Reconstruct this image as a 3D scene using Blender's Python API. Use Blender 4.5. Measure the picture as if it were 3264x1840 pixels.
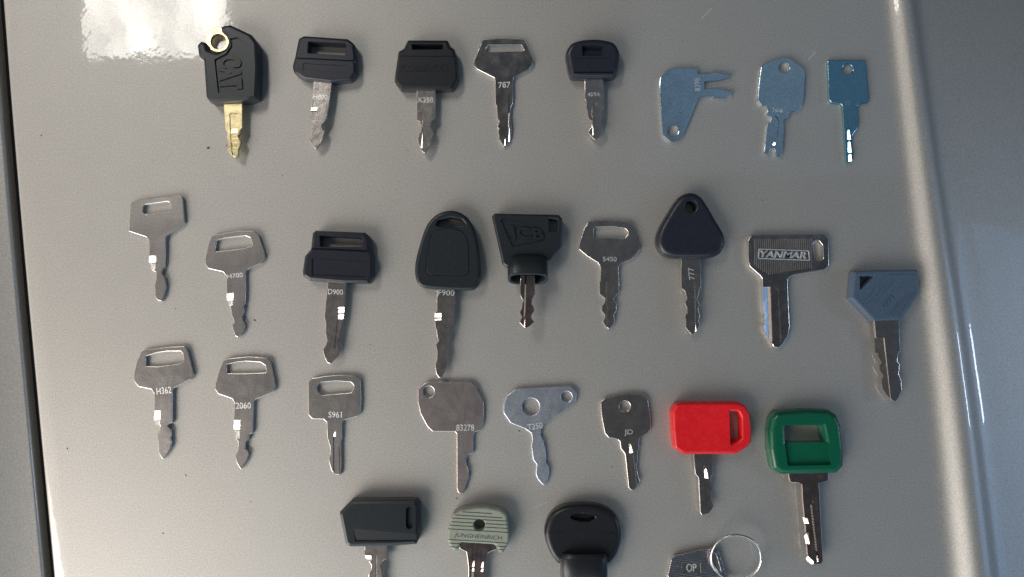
import bpy, bmesh, math, random
from mathutils import Vector, Matrix
random.seed(7)
R = math.radians
sc = bpy.context.scene
for o in list(bpy.data.objects):
    bpy.data.objects.remove(o)

# ------------------------------------------------------------------ camera
PX = 0.00014                       # metres on the panel per photo pixel
TILT = R(3.0)
LENS, SENS = 28.0, 36.0
DIST = 3264 * PX * LENS / SENS
cam_d = bpy.data.cameras.new('camera'); cam = bpy.data.objects.new('camera', cam_d)
sc.collection.objects.link(cam); sc.camera = cam
cam_d.lens = LENS; cam_d.sensor_width = SENS; cam_d.clip_start = 0.01; cam_d.clip_end = 50
CAM = Vector((0, -DIST * math.sin(TILT), DIST * math.cos(TILT)))
cam.location = CAM; cam.rotation_euler = (TILT, 0, 0)
CROT = Matrix.Rotation(TILT, 3, 'X')

def W(px, py, z=0.0):
    """where the line of sight through a photo pixel meets the level z"""
    k = SENS / LENS / 3264
    d = CROT @ Vector(((px - 1632) * k, -(py - 920) * k, -1))
    t = (z - CAM.z) / d.z
    p = CAM + d * t
    return Vector((p.x, p.y, z))

# ------------------------------------------------------------------ world and lamps
w = bpy.data.worlds.new('World'); sc.world = w; w.use_nodes = True
wn = w.node_tree.nodes; wl = w.node_tree.links
bg = wn['Background']
bg.inputs['Color'].default_value = (0.80, 0.88, 1.0, 1)
bg.inputs['Strength'].default_value = 0.045

def lamp(name, loc, target, sx, sy, radiance, color, spread=180, tex=False):
    d = bpy.data.lights.new(name, 'AREA'); d.shape = 'RECTANGLE'; d.size = sx; d.size_y = sy
    d.energy = radiance * math.pi * sx * sy; d.color = color; d.spread = R(spread)
    o = bpy.data.objects.new(name, d); sc.collection.objects.link(o)
    o.location = loc
    o.rotation_euler = (Vector(target) - Vector(loc)).to_track_quat('-Z', 'Y').to_euler()
    return o

HW = 1.5
def mirror(px, py):
    p = W(px, py); d = p - CAM; d.z = -d.z
    return p + d * (HW / d.z)
a, b = mirror(268, 178), mirror(748, -900)
WIN = (a + b) / 2
win = lamp('window_light', WIN, (WIN.x, WIN.y, 0), abs(b.x - a.x), abs(b.y - a.y), 12.5, (1.0, 0.965, 0.90))
win.rotation_euler = (0, 0, 0)
win.data.use_nodes = True
wt = win.data.node_tree; em = wt.nodes['Emission']
ge = wt.nodes.new('ShaderNodeNewGeometry'); no = wt.nodes.new('ShaderNodeTexNoise')
no.inputs['Scale'].default_value = 4.0; no.inputs['Detail'].default_value = 3
mr_ = wt.nodes.new('ShaderNodeMapRange'); mr_.inputs['From Min'].default_value = 0.35; mr_.inputs['From Max'].default_value = 0.65
mr_.inputs['To Min'].default_value = 0.4; mr_.inputs['To Max'].default_value = 1.4
wt.links.new(ge.outputs['Parametric'], no.inputs['Vector']); wt.links.new(no.outputs['Fac'], mr_.inputs['Value'])
wt.links.new(mr_.outputs['Result'], em.inputs['Strength'])
lamp('doorway_light', (-1.18, -1.04, 0.98), (0, 0, 0), 1.2, 1.2, 7.6, (1.0, 0.92, 0.85))
lamp('side_light', (-1.7, 0.2, 0.9), (0, 0, 0), 1.6, 1.2, 0.85, (1.0, 0.90, 0.82))
lamp('front_light', (-0.3, -1.5, 0.8), (0, 0, 0), 2.2, 0.9, 1.7, (0.60, 0.88, 1.0))
lamp('sky_light', (1.08, 0.97, 1.5), (1.08, 0.97, 0), 1.6, 1.25, 0.22, (0.46, 0.73, 1.0)).rotation_euler = (0, 0, 0)
lamp('right_light', (1.5, -0.5, 0.7), (0, 0, 0), 1.6, 1.0, 0.7, (0.20, 0.50, 1.0))
lamp('right_window', (1.5, -0.04, 0.62), (0, 0, 0), 0.20, 0.16, 14.0, (0.80, 0.90, 1.0))

sc.view_settings.view_transform = 'Standard'; sc.view_settings.look = 'None'
sc.view_settings.exposure = 0.0; sc.view_settings.gamma = 1.0
sc.render.engine = 'CYCLES'
sc.render.resolution_x = 1024; sc.render.resolution_y = 577

# ------------------------------------------------------------------ materials
def mat(name, color, rough=0.4, metal=0.0, spec=0.5, coat=0.0, coat_r=0.03, bump=0.0, bscale=900,
        var=0.0, vscale=1200, rvar=0.0, patch=0.0, stretch=None, wave=0.00018):
    m = bpy.data.materials.new(name); m.use_nodes = True
    nt = m.node_tree; n = nt.nodes; l = nt.links
    p = n['Principled BSDF']
    p.inputs['Roughness'].default_value = rough; p.inputs['Metallic'].default_value = metal
    p.inputs['Specular IOR Level'].default_value = spec
    p.inputs['Coat IOR'].default_value = 1.58 if coat else 1.5
    p.inputs['Coat Weight'].default_value = coat; p.inputs['Coat Roughness'].default_value = coat_r
    p.inputs['Base Color'].default_value = (*color, 1)
    tc = n.new('ShaderNodeTexCoord')
    src = tc.outputs['Object']
    if stretch:
        mp = n.new('ShaderNodeMapping'); mp.inputs['Scale'].default_value = stretch
        l.new(src, mp.inputs['Vector']); src = mp.outputs['Vector']
    def noise(scale, detail=2, s=None):
        t = n.new('ShaderNodeTexNoise'); t.inputs['Scale'].default_value = scale
        t.inputs['Detail'].default_value = detail; l.new(s or src, t.inputs['Vector']); return t
    col = None
    if var or patch:
        mx = n.new('ShaderNodeHueSaturation'); mx.inputs['Color'].default_value = (*color, 1)
        t = noise(vscale, 1, tc.outputs['Object'])
        mr = n.new('ShaderNodeMapRange'); mr.inputs['From Min'].default_value = 0.25; mr.inputs['From Max'].default_value = 0.75
        mr.inputs['To Min'].default_value = 1 - var; mr.inputs['To Max'].default_value = 1 + var
        l.new(t.outputs['Fac'], mr.inputs['Value']); out = mr.outputs['Result']
        if patch:
            t2 = noise(70, 3, tc.outputs['Object'])
            m2 = n.new('ShaderNodeMapRange'); m2.inputs['From Min'].default_value = 0.3; m2.inputs['From Max'].default_value = 0.7
            m2.inputs['To Min'].default_value = 1 - patch; m2.inputs['To Max'].default_value = 1 + patch
            l.new(t2.outputs['Fac'], m2.inputs['Value'])
            mu = n.new('ShaderNodeMath'); mu.operation = 'MULTIPLY'
            l.new(out, mu.inputs[0]); l.new(m2.outputs['Result'], mu.inputs[1]); out = mu.outputs[0]
        l.new(out, mx.inputs['Value']); l.new(mx.outputs['Color'], p.inputs['Base Color'])
    if rvar:
        t = noise(260, 4)
        mr = n.new('ShaderNodeMapRange'); mr.inputs['From Min'].default_value = 0.3; mr.inputs['From Max'].default_value = 0.7
        mr.inputs['To Min'].default_value = max(0.02, rough - rvar); mr.inputs['To Max'].default_value = rough + rvar
        l.new(t.outputs['Fac'], mr.inputs['Value']); l.new(mr.outputs['Result'], p.inputs['Roughness'])
    if bump:
        t = noise(bscale, 2)
        bp = n.new('ShaderNodeBump'); bp.inputs['Strength'].default_value = 1.0
        bp.inputs['Distance'].default_value = bump
        l.new(t.outputs['Fac'], bp.inputs['Height']); l.new(bp.outputs['Normal'], p.inputs['Normal'])
        if metal > 0.5:                                           # slightly uneven, not perfectly flat plating
            tw = noise(110, 2, tc.outputs['Object'])
            bw = n.new('ShaderNodeBump'); bw.inputs['Strength'].default_value = 1.0; bw.inputs['Distance'].default_value = wave
            l.new(tw.outputs['Fac'], bw.inputs['Height']); l.new(bw.outputs['Normal'], bp.inputs['Normal'])
    return m

def car_paint(name, color):
    m = mat(name, color, rough=0.53, metal=0.80, coat=1.0, coat_r=0.045, var=0.15, vscale=1500, patch=0.012)
    nt = m.node_tree; n = nt.nodes; l = nt.links; p = n['Principled BSDF']
    tc = n.new('ShaderNodeTexCoord')
    # metallic flakes disturb the base layer, slight orange peel disturbs the clear coat
    t = n.new('ShaderNodeTexNoise'); t.inputs['Scale'].default_value = 1900; t.inputs['Detail'].default_value = 1
    l.new(tc.outputs['Object'], t.inputs['Vector'])
    b = n.new('ShaderNodeBump'); b.inputs['Distance'].default_value = 0.00005; b.inputs['Strength'].default_value = 1
    l.new(t.outputs['Fac'], b.inputs['Height']); l.new(b.outputs['Normal'], p.inputs['Normal'])
    t2 = n.new('ShaderNodeTexNoise'); t2.inputs['Scale'].default_value = 75; t2.inputs['Detail'].default_value = 3
    t2.inputs['Roughness'].default_value = 0.6
    l.new(tc.outputs['Object'], t2.inputs['Vector'])
    b2 = n.new('ShaderNodeBump'); b2.inputs['Distance'].default_value = 0.00006; b2.inputs['Strength'].default_value = 1
    l.new(t2.outputs['Fac'], b2.inputs['Height']); l.new(b2.outputs['Normal'], p.inputs['Coat Normal'])
    return m

M = {}
M['paint'] = car_paint('silver_car_paint', (0.475, 0.457, 0.43))
M['gap'] = mat('dark_seam', (0.02, 0.02, 0.018), 0.6)
M['nickel'] = mat('nickel_plate', (0.66, 0.61, 0.575), 0.27, 1.0, rvar=0.02, bump=0.000006, bscale=1400, var=0.10, patch=0.04)
M['dull'] = mat('dull_nickel', (0.68, 0.64, 0.61), 0.29, 1.0, rvar=0.012, bump=0.00001, bscale=1400, var=0.16, vscale=1500, patch=0.03)
M['chrome'] = mat('chrome', (0.66, 0.63, 0.61), 0.21, 1.0, rvar=0.05, bump=0.00001, bscale=500, var=0.06, patch=0.05)
M['zinc'] = mat('zinc_plate', (0.58, 0.66, 0.72), 0.15, 1.0, rvar=0.03, bump=0.000005, bscale=1400, var=0.12, patch=0.06)
M['pale'] = mat('matt_zinc_plate', (0.62, 0.66, 0.74), 0.40, 1.0, rvar=0.02, bump=0.00001, bscale=1200, var=0.14, vscale=1300, patch=0.05)
M['silver'] = mat('satin_nickel', (0.66, 0.63, 0.60), 0.30, 1.0, rvar=0.012, bump=0.00001, bscale=1200, var=0.16, vscale=1500, patch=0.03)
M['teal'] = mat('polished_steel', (0.24, 0.42, 0.52), 0.12, 1.0, rvar=0.04, bump=0.00001, bscale=900, var=0.10)
M['brass'] = mat('brass', (0.80, 0.68, 0.40), 0.30, 1.0, rvar=0.03, bump=0.00001, bscale=1200, var=0.10, patch=0.05)
M['rust'] = mat('worn_brown_steel', (0.58, 0.47, 0.43), 0.24, 1.0, rvar=0.04, bump=0.000008, bscale=900, var=0.12, patch=0.08)
M['warm'] = mat('warm_nickel', (0.68, 0.60, 0.58), 0.33, 1.0, rvar=0.015, bump=0.00001, bscale=1400, var=0.15, vscale=1500, patch=0.04)
M['stamp'] = mat('painted_glint_burr', (0.95, 0.95, 0.93), 0.48, 1.0, var=0.35, vscale=1700, bump=0.00005, bscale=1500)  # base paler than the plating: light caught on small facets is painted in
M['black'] = mat('black_plastic', (0.010, 0.011, 0.014), 0.36, 0, bump=0.00004, bscale=1500, var=0.25)
M['navy'] = mat('dark_navy_plastic', (0.013, 0.015, 0.024), 0.36, 0, bump=0.00004, bscale=1500, var=0.25)
M['slate'] = mat('slate_plastic', (0.013, 0.017, 0.021), 0.36, 0, bump=0.00003, bscale=1500, var=0.25)
M['purple'] = mat('blue_grey_plastic', (0.060, 0.092, 0.14), 0.36, 0, bump=0.00003, bscale=1500, var=0.15)
M['red'] = mat('red_plastic', (0.64, 0.010, 0.016), 0.38, 0, bump=0.00004, bscale=1100, var=0.14, patch=0.05, rvar=0.08)
M['green'] = mat('green_plastic', (0.003, 0.085, 0.045), 0.26, 0, bump=0.00002, bscale=1200, var=0.12)
M['sage'] = mat('sage_green_plastic', (0.27, 0.29, 0.235), 0.5, 0, bump=0.00003, bscale=1500, var=0.12)
M['dirt'] = mat('dust_speck', (0.05, 0.035, 0.03), 0.8)
# knurled metal of the tag
mk = mat('knurled_metal', (0.50, 0.48, 0.50), 0.25, 1.0)
n = mk.node_tree.nodes; l = mk.node_tree.links
tc = n.new('ShaderNodeTexCoord'); mp = n.new('ShaderNodeMapping'); mp.inputs['Rotation'].default_value = (0, 0, R(8))
l.new(tc.outputs['Object'], mp.inputs['Vector'])
vo = n.new('ShaderNodeTexVoronoi'); vo.inputs['Scale'].default_value = 1 / 0.0010; vo.inputs['Randomness'].default_value = 0.08
l.new(mp.outputs['Vector'], vo.inputs['Vector'])
bp = n.new('ShaderNodeBump'); bp.invert = True; bp.inputs['Distance'].default_value = 0.0003; bp.inputs['Strength'].default_value = 1
l.new(vo.outputs['Distance'], bp.inputs['Height']); l.new(bp.outputs['Normal'], n['Principled BSDF'].inputs['Normal'])
M['knurl'] = mk

# ------------------------------------------------------------------ mesh helpers
def fillet(pts, seg=5, fixed=None):
    """[(x,y) or (x,y,r)] -> list of (x,y) with corners rounded"""
    out = []; N = len(pts)
    for i, p in enumerate(pts):
        if len(p) < 3 or p[2] <= 0:
            out.append((p[0], p[1])); continue
        P = Vector(p[:2]); A = Vector(pts[i - 1][:2]); B = Vector(pts[(i + 1) % N][:2])
        u = A - P; v = B - P; lu = u.length; lv = v.length
        u /= max(lu, 1e-9); v /= max(lv, 1e-9)
        ang = math.acos(max(-1, min(1, u.dot(v))))
        if not fixed and ang > math.pi - 0.05: out.append(tuple(P)); continue
        t = min(p[2] / max(1e-6, math.tan(ang / 2)), lu * 0.49, lv * 0.49)
        a = P + u * t; b = P + v * t
        n_ = fixed[i] if fixed else max(2, int(seg * (math.pi - ang) / 1.2) + 1)
        for k in range(n_ + 1):                                   # quadratic corner
            s = k / n_
            q = a * (1 - s) ** 2 + P * 2 * s * (1 - s) + b * s * s
            out.append((q.x, q.y))
    return out

def circ(cx, cy, r, n_=24, ry=None):
    ry = ry or r
    return [(cx + r * math.cos(2 * math.pi * k / n_), cy + ry * math.sin(2 * math.pi * k / n_)) for k in range(n_)]

def finish(bm, flatcaps=True, ang=38):
    me = bpy.data.meshes.new('m')
    bmesh.ops.remove_doubles(bm, verts=bm.verts, dist=2e-6)
    bmesh.ops.recalc_face_normals(bm, faces=bm.faces)
    for f in bm.faces: f.smooth = True
    for e in bm.edges:
        fs = e.link_faces
        if len(fs) != 2: e.smooth = False; continue
        if fs[0].normal.angle(fs[1].normal, 0) > R(ang): e.smooth = False
        elif flatcaps and ((abs(fs[0].normal.z) > 0.9999) != (abs(fs[1].normal.z) > 0.9999)): e.smooth = False
    bm.to_mesh(me); bm.free()
    return me

def slab_bm(loops, z0, z1, bevel, res=1):
    """solid with outline loops[0] (holes after it) from z0 to z1, in world coordinates"""
    c = bpy.data.curves.new('c', 'CURVE'); c.dimensions = '2D'; c.fill_mode = 'BOTH'
    for lp in loops:
        s = c.splines.new('POLY'); s.points.add(len(lp) - 1)
        for i, p in enumerate(lp): s.points[i].co = (p[0], p[1], 0, 1)
        s.use_cyclic_u = True
    h = z1 - z0; bevel = min(bevel, h * .45)
    c.bevel_depth = bevel; c.bevel_resolution = res; c.offset = -bevel
    c.extrude = h / 2 - bevel
    o = bpy.data.objects.new('c', c)
    me = o.to_mesh()
    bm = bmesh.new(); bm.from_mesh(me); o.to_mesh_clear()
    bpy.data.objects.remove(o); bpy.data.curves.remove(c)
    bmesh.ops.remove_doubles(bm, verts=bm.verts, dist=2e-6)
    bmesh.ops.translate(bm, verts=bm.verts, vec=(0, 0, (z0 + z1) / 2))
    bmesh.ops.recalc_face_normals(bm, faces=bm.faces)
    return bm

def pillow_bm(corners, z0, z1, bevel, res):
    """like slab_bm for a wide edge rounding: corners are world (x, y, fillet radius)"""
    N = len(corners)
    area = sum(corners[i - 1][0] * corners[i][1] - corners[i][0] * corners[i - 1][1] for i in range(N))
    sg = 1 if area > 0 else -1
    cnt = []
    for i in range(N):
        P = Vector(corners[i][:2]); u = Vector(corners[i - 1][:2]) - P; v = Vector(corners[(i + 1) % N][:2]) - P
        cnt.append(max(1, int(6 * (math.pi - u.angle(v, 0)) / 1.2) + 1))
    def off(d):
        out = []
        for i in range(N):
            P = Vector(corners[i][:2]); A = Vector(corners[i - 1][:2]); B = Vector(corners[(i + 1) % N][:2])
            u = (P - A).normalized(); v = (B - P).normalized()
            n1 = Vector((-u.y, u.x)) * sg; n2 = Vector((-v.y, v.x)) * sg
            m = n1 + n2; q = m / max(0.35, m.length_squared / 2)
            turn = (u.x * v.y - u.y * v.x) * sg
            r = corners[i][2]; r = max(0.0001, r - d) if turn > 0 else max(r, 0.0001) + d
            out.append((P.x + q.x * d, P.y + q.y * d, r))
        return fillet(out, 6, cnt)
    prof = []; bb = min(bevel, 0.0008)
    prof.append((bb, z0)); prof.append((bb * .3, z0 + bb * .3)); prof.append((0, z0 + bb))
    for k in range(res + 2):
        t = k / (res + 1) * math.pi / 2
        prof.append((bevel * (1 - math.cos(t)), z1 - bevel + bevel * math.sin(t)))
    bm = bmesh.new(); prev = None
    for d, z in prof:
        ring = [bm.verts.new((x, y, z)) for x, y in off(d)]
        if prev:
            for i in range(len(ring)):
                j = (i + 1) % len(ring)
                bm.faces.new((prev[i], prev[j], ring[j], ring[i]))
        else: bm.faces.new(ring[::-1])
        prev = ring
    bm.faces.new(prev)
    bmesh.ops.remove_doubles(bm, verts=bm.verts, dist=2e-6)
    bmesh.ops.recalc_face_normals(bm, faces=bm.faces)
    return bm

def cut_normal(p, target):
    if target == 'win': T = WIN
    else: T = Vector(target)
    v = (CAM - p).normalized(); t = (T - p).normalized()
    return (v + t).normalized()

def boolean(bm, cutters):
    me = bpy.data.meshes.new('a'); bm.to_mesh(me); bm.free()
    a = bpy.data.objects.new('a', me); sc.collection.objects.link(a)
    tmp = []
    for cb in cutters:
        cm = bpy.data.meshes.new('b'); cb.to_mesh(cm); cb.free()
        b_ = bpy.data.objects.new('b', cm); sc.collection.objects.link(b_); tmp.append(b_)
        md = a.modifiers.new('x', 'BOOLEAN'); md.object = b_; md.operation = 'DIFFERENCE'; md.solver = 'EXACT'
    dg = bpy.context.evaluated_depsgraph_get(); dg.update()
    ev = a.evaluated_get(dg); m2 = ev.to_mesh()
    out = bmesh.new(); out.from_mesh(m2); ev.to_mesh_clear()
    for o in tmp + [a]:
        d = o.data; bpy.data.objects.remove(o); bpy.data.meshes.remove(d)
    return out

class Key:
    """one thing: an Empty at its base on the panel; outlines are traced in the coordinates of a crop of the photo"""
    def __init__(s, name, label, cat, x0, y0, sc_, cx, cy, group=None):
        s.x0, s.y0, s.s = x0, y0, sc_
        s.root = bpy.data.objects.new(name, None); sc.collection.objects.link(s.root)
        s.root.empty_display_size = 0.01; s.flare = 0.45 * MM
        s.org = s.P(cx, cy, 0); s.root.location = s.org
        s.root['label'] = label; s.root['category'] = cat
        if group: s.root['group'] = group
    def P(s, x, y, z): return W(s.x0 + x / s.s, s.y0 + y / s.s, z)
    def loop(s, pts, z): return [s.P(x, y, z)[:2] for x, y in fillet(pts)]
    def link(s, name, me, m, parent=None, label=None, stuff=False):
        me.transform(Matrix.Translation(-s.org)); me.name = name
        me.materials.clear(); me.materials.append(M[m])
        o = bpy.data.objects.new(name, me); sc.collection.objects.link(o); o.parent = parent or s.root
        if label: o['label'] = label
        if stuff: o['kind'] = 'stuff'
        return o
    def cutter(s, pts, ztop, depth, target=None, slope=None, dev=None):
        lp = s.loop(pts, ztop)
        c = Vector((sum(p[0] for p in lp) / len(lp), sum(p[1] for p in lp) / len(lp), ztop))
        if target:
            nn = cut_normal(c, target); gx, gy = -nn.x / nn.z, -nn.y / nn.z
            if dev: gx += dev[0]; gy += dev[1]
        elif slope: gx, gy = slope
        else: gx = gy = 0
        bm = bmesh.new()
        off = [gx * (p[0] - c.x) + gy * (p[1] - c.y) for p in lp]
        mx = max(off) if (gx or gy) else 0
        lo = [bm.verts.new((p[0], p[1], ztop - depth - mx + o_)) for p, o_ in zip(lp, off)]
        hi = [bm.verts.new((p[0], p[1], ztop + 0.002)) for p in lp]
        N = len(lp)
        bm.faces.new(lo); bm.faces.new(hi)
        for i in range(N):
            bm.faces.new((lo[i], lo[(i + 1) % N], hi[(i + 1) % N], hi[i]))
        bmesh.ops.recalc_face_normals(bm, faces=bm.faces)
        return bm
    def hole_cutter(s, pts, z0, z1, flare):
        lp = s.loop(pts, z1); N = len(lp)
        cx = sum(p[0] for p in lp) / N; cy = sum(p[1] for p in lp) / N
        bm = bmesh.new(); rings = []
        for z, f in ((z0 - 0.001, 0), (z1 - flare, 0), (z1 - flare * .3, flare * .35), (z1, flare), (z1 + 0.001, flare)):
            r = []
            for x, y in lp:
                d = math.hypot(x - cx, y - cy); k_ = 1 + f / d
                r.append(bm.verts.new((cx + (x - cx) * k_, cy + (y - cy) * k_, z)))
            rings.append(r)
        for a_, b_ in zip(rings, rings[1:]):
            for i in range(N): bm.faces.new((a_[i], a_[(i + 1) % N], b_[(i + 1) % N], b_[i]))
        bm.faces.new(rings[0]); bm.faces.new(rings[-1])
        bmesh.ops.recalc_face_normals(bm, faces=bm.faces)
        return bm
    def slab(s, name, pts, z0, z1, m, bevel=0.00022, res=1, holes=(), cuts=(), split=None, zmap=None, parent=None, label=None, names=('bow', 'blade')):
        zm = (z1 - bevel) if zmap is None else zmap
        big = bevel > 0.5 * MM
        if big:
            kk = PX / s.s * (CAM.z - zm) / CAM.z
            bm = pillow_bm([(*s.P(p[0], p[1], zm)[:2], (p[2] if len(p) > 2 else 6) * kk) for p in pts], z0, z1, bevel, res)
        else: bm = slab_bm([s.loop(pts, zm)] + [s.loop(h, z1) for h in holes], z0, z1, bevel, res)
        if cuts or (big and holes):
            cs = [s.hole_cutter(h, z0, z1, s.flare) for h in holes] if big else []
            for c in cuts:
                c = dict(pts=c[0], depth=c[1], **(c[2] if len(c) > 2 else {}))
                cs.append(s.cutter(c['pts'], z1, c['depth'], c.get('target'), c.get('slope'), c.get('dev')))
            vol = bm.calc_volume(); bad = sum(1 for e in bm.edges if len(e.link_faces) != 2)
            bm = boolean(bm, cs)
            if bad or bm.calc_volume() < vol * .6: print('CHECK', name, s.root['label'], bad, vol, bm.calc_volume())
        if split is not None:
            (xa, ya), (xb, yb) = split
            A = s.P(xa, ya, z1); B = s.P(xb, yb, z1); d = (B - A).normalized(); nn = Vector((-d.y, d.x, 0))
            if nn.y < 0: nn = -nn
            res_ = []
            for k, nm in ((0, names[0]), (1, names[1])):
                c = bm.copy()
                bmesh.ops.bisect_plane(c, geom=c.verts[:] + c.edges[:] + c.faces[:], plane_co=A, plane_no=nn,
                                       clear_outer=(k == 1), clear_inner=(k == 0), dist=1e-7)
                res_.append(s.link(nm, finish(c), m, parent))
            bm.free(); return res_
        return s.link(name, finish(bm, ang=38), m, parent, label)
    def text(s, string, x, y, length, height, ang, z, m='stamp', name='stamped_number', parent=None, ext=0.00006, shear=0.0, off=0.0, bev=0.0):
        c = bpy.data.curves.new('t', 'FONT'); c.body = string; c.size = 1; c.shear = shear; c.offset = off
        c.resolution_u = 3
        o = bpy.data.objects.new('t', c); me0 = o.to_mesh(); me = me0.copy(); o.to_mesh_clear()
        bpy.data.objects.remove(o); bpy.data.curves.remove(c)
        bm = bmesh.new(); bm.from_mesh(me); bpy.data.meshes.remove(me)
        xs = [v.co.x for v in bm.verts]; ys = [v.co.y for v in bm.verts]
        cx, cy = (min(xs) + max(xs)) / 2, (min(ys) + max(ys)) / 2
        sx = length / s.s * PX / (max(xs) - min(xs)); sy = height / s.s * PX / (max(ys) - min(ys))
        k = (CAM.z - z) / CAM.z
        bmesh.ops.translate(bm, verts=bm.verts, vec=(-cx, -cy, 0))
        bmesh.ops.scale(bm, verts=bm.verts, vec=(sx * k, sy * k, 1))
        r = bmesh.ops.extrude_face_region(bm, geom=bm.faces[:])
        bmesh.ops.translate(bm, verts=[g for g in r['geom'] if isinstance(g, bmesh.types.BMVert)], vec=(0, 0, ext))
        bmesh.ops.rotate(bm, verts=bm.verts, cent=(0, 0, 0), matrix=Matrix.Rotation(R(ang), 3, 'Z'))
        p = s.P(x, y, z)
        bmesh.ops.translate(bm, verts=bm.verts, vec=(p.x, p.y, z - 0.00001))
        return s.link(name, finish(bm, False), m, parent)
    def bars(s, name, segs, z, h, m, parent=None, stuff=True):
        """many thin raised ribs: segs = [(x0,y0,x1,y1,width)]"""
        bm = bmesh.new()
        for x0, y0, x1, y1, wd in segs:
            a, b_ = s.P(x0, y0, z), s.P(x1, y1, z); d = (b_ - a).normalized(); n_ = Vector((-d.y, d.x, 0)) * (wd / s.s * PX / 2)
            q = [a - n_, b_ - n_, b_ + n_, a + n_]
            lo = [bm.verts.new((v.x, v.y, z - 0.00002)) for v in q]
            hi = [bm.verts.new((v.x - (v - (a if i in (0, 3) else b_)).x * .45, v.y - (v - (a if i in (0, 3) else b_)).y * .45, z + h)) for i, v in enumerate(q)]
            bm.faces.new(hi); 
            for i in range(4): bm.faces.new((lo[i], lo[(i + 1) % 4], hi[(i + 1) % 4], hi[i]))
        return s.link(name, finish(bm, False), m, parent, stuff=stuff)

def spline(pts, n=5):
    out = []; N = len(pts); P = [Vector(p[:2]) for p in pts]
    for i in range(N):
        a, b, c, d = P[i - 1], P[i], P[(i + 1) % N], P[(i + 2) % N]
        for k in range(n):
            t = k / n
            q = 0.5 * (2 * b + (c - a) * t + (2 * a - 5 * b + 4 * c - d) * t * t + (3 * b - a - 3 * c + d) * t ** 3)
            out.append((q.x, q.y, 1))
    return out

def inset(pts, f):
    cx = sum(p[0] for p in pts) / len(pts); cy = sum(p[1] for p in pts) / len(pts)
    return [(cx + (p[0] - cx) * f, cy + (p[1] - cy) * f) + tuple(p[2:]) for p in pts]

MM = 0.001
T = 2.0 * MM                      # thickness of a plain metal key
Z0 = 0.03 * MM
WT = dict(target='win')
WT1 = dict(target='win', dev=(0, 0.095)); WT2 = dict(target='win', dev=(0, 0.17)); WT3 = dict(target='win', dev=(0, -0.13))

# ------------------------------------------------------------------ the car panel the keys lie on
def lerp_tab(tab, y):
    if y <= tab[0][0]: a, b = tab[0], tab[1]
    elif y >= tab[-1][0]: a, b = tab[-2], tab[-1]
    else:
        for i in range(len(tab) - 1):
            if tab[i][0] <= y <= tab[i + 1][0]: a, b = tab[i], tab[i + 1]; break
    t = (y - a[0]) / (b[0] - a[0])
    return [a[k] + (b[k] - a[k]) * t for k in range(1, len(a))]

def smooth_tab(tab, y):            # quadratic fit through the table by averaging
    v = [0] * (len(tab[0]) - 1)
    for dy in (-300, -150, 0, 150, 300):
        q = lerp_tab(tab, y + dy)
        for i, c in enumerate(q): v[i] += c / 5
    return v
# ridge: y, centre x, half distance between flanks, height(px)
RIDGE = [(0, 2878, 27, 22), (450, 2933, 31, 26), (900, 2996, 36, 30), (1100, 3027, 38, 32), (1840, 3112, 43, 36)]
LEFT = [(0, 5), (500, 43), (1000, 88), (1840, 167)]
ys = [-900, -600, -400, -200] + list(range(-100, 2000, 50)) + [2050, 2250, 2500, 2900]

def grid(name, cols, label=None):
    """cols(y) -> list of (x px, z px)"""
    bm = bmesh.new(); rows = []
    for y in ys:
        rows.append([bm.verts.new((*W(x, y)[:2], z * PX)) for x, z in cols(y)])
    for r0, r1 in zip(rows, rows[1:]):
        for i in range(len(r0) - 1):
            bm.faces.new((r0[i], r1[i], r1[i + 1], r0[i + 1]))
    bmesh.ops.recalc_face_normals(bm, faces=bm.faces)
    if sum(f.normal.z for f in bm.faces) < 0: bmesh.ops.reverse_faces(bm, faces=bm.faces)
    me = bpy.data.meshes.new(name); 
    for f in bm.faces: f.smooth = True
    bm.to_mesh(me); bm.free(); me.materials.append(M['paint'])
    o = bpy.data.objects.new(name, me); sc.collection.objects.link(o); o['kind'] = 'structure'
    return o

def main_cols(y):
    xl = smooth_tab(LEFT, y)[0]; rc, hw, rh = smooth_tab(RIDGE, y)
    c = []
    for k in range(6): 
        t = k / 6; c.append((xl + 1 + 12 * (1 - math.cos(t * math.pi / 2)), -14 * (1 - math.sin(t * math.pi / 2))))
    c = [(xl + 1, -60), (xl + 1, -30)] + c
    c.append((xl + 14, 0)); c.append((xl + 60, 0.0))
    s0 = rc - 4.2 * hw
    for k in range(1, 12): c.append((xl + 60 + (s0 - xl - 60) * k / 12, 0.0))
    for k in range(61):
        u = -4.2 + 8.4 * k / 60
        z = rh * math.exp(-(abs(u) ** 2.3) / 2)
        z -= 0.9 * math.log1p(math.exp((u - 1.4) * 3)) * 2.1          # beyond the ridge the panel falls away gently
        c.append((rc + u * hw, z))
    zl = c[-1][1]; xr = c[-1][0]
    for k in range(1, 12): c.append((xr + 110 * k, zl - 110 * k * 5.67 / hw * 1.1 - 0.35 * k * k))
    return c
grid('hood_panel', main_cols)
def left_cols(y):
    xl = smooth_tab(LEFT, y)[0] - 30
    c = [(xl, -60), (xl, -24)]
    for k in range(6):
        t = k / 5; c.append((xl - 1 - 10 * (1 - math.cos(t * math.pi / 2)), -12 + 9 * math.sin(t * math.pi / 2)))
    for k in range(1, 10): c.append((xl - 11 - 100 * k, -3 + 32 * k))
    return c[::-1]
grid('side_panel', left_cols)
def seam_cols(y):
    xl = smooth_tab(LEFT, y)[0]
    return [(xl - 60, -45), (xl + 30, -45)]
g = grid('panel_seam', seam_cols); g.data.materials[0] = M['gap']

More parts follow.
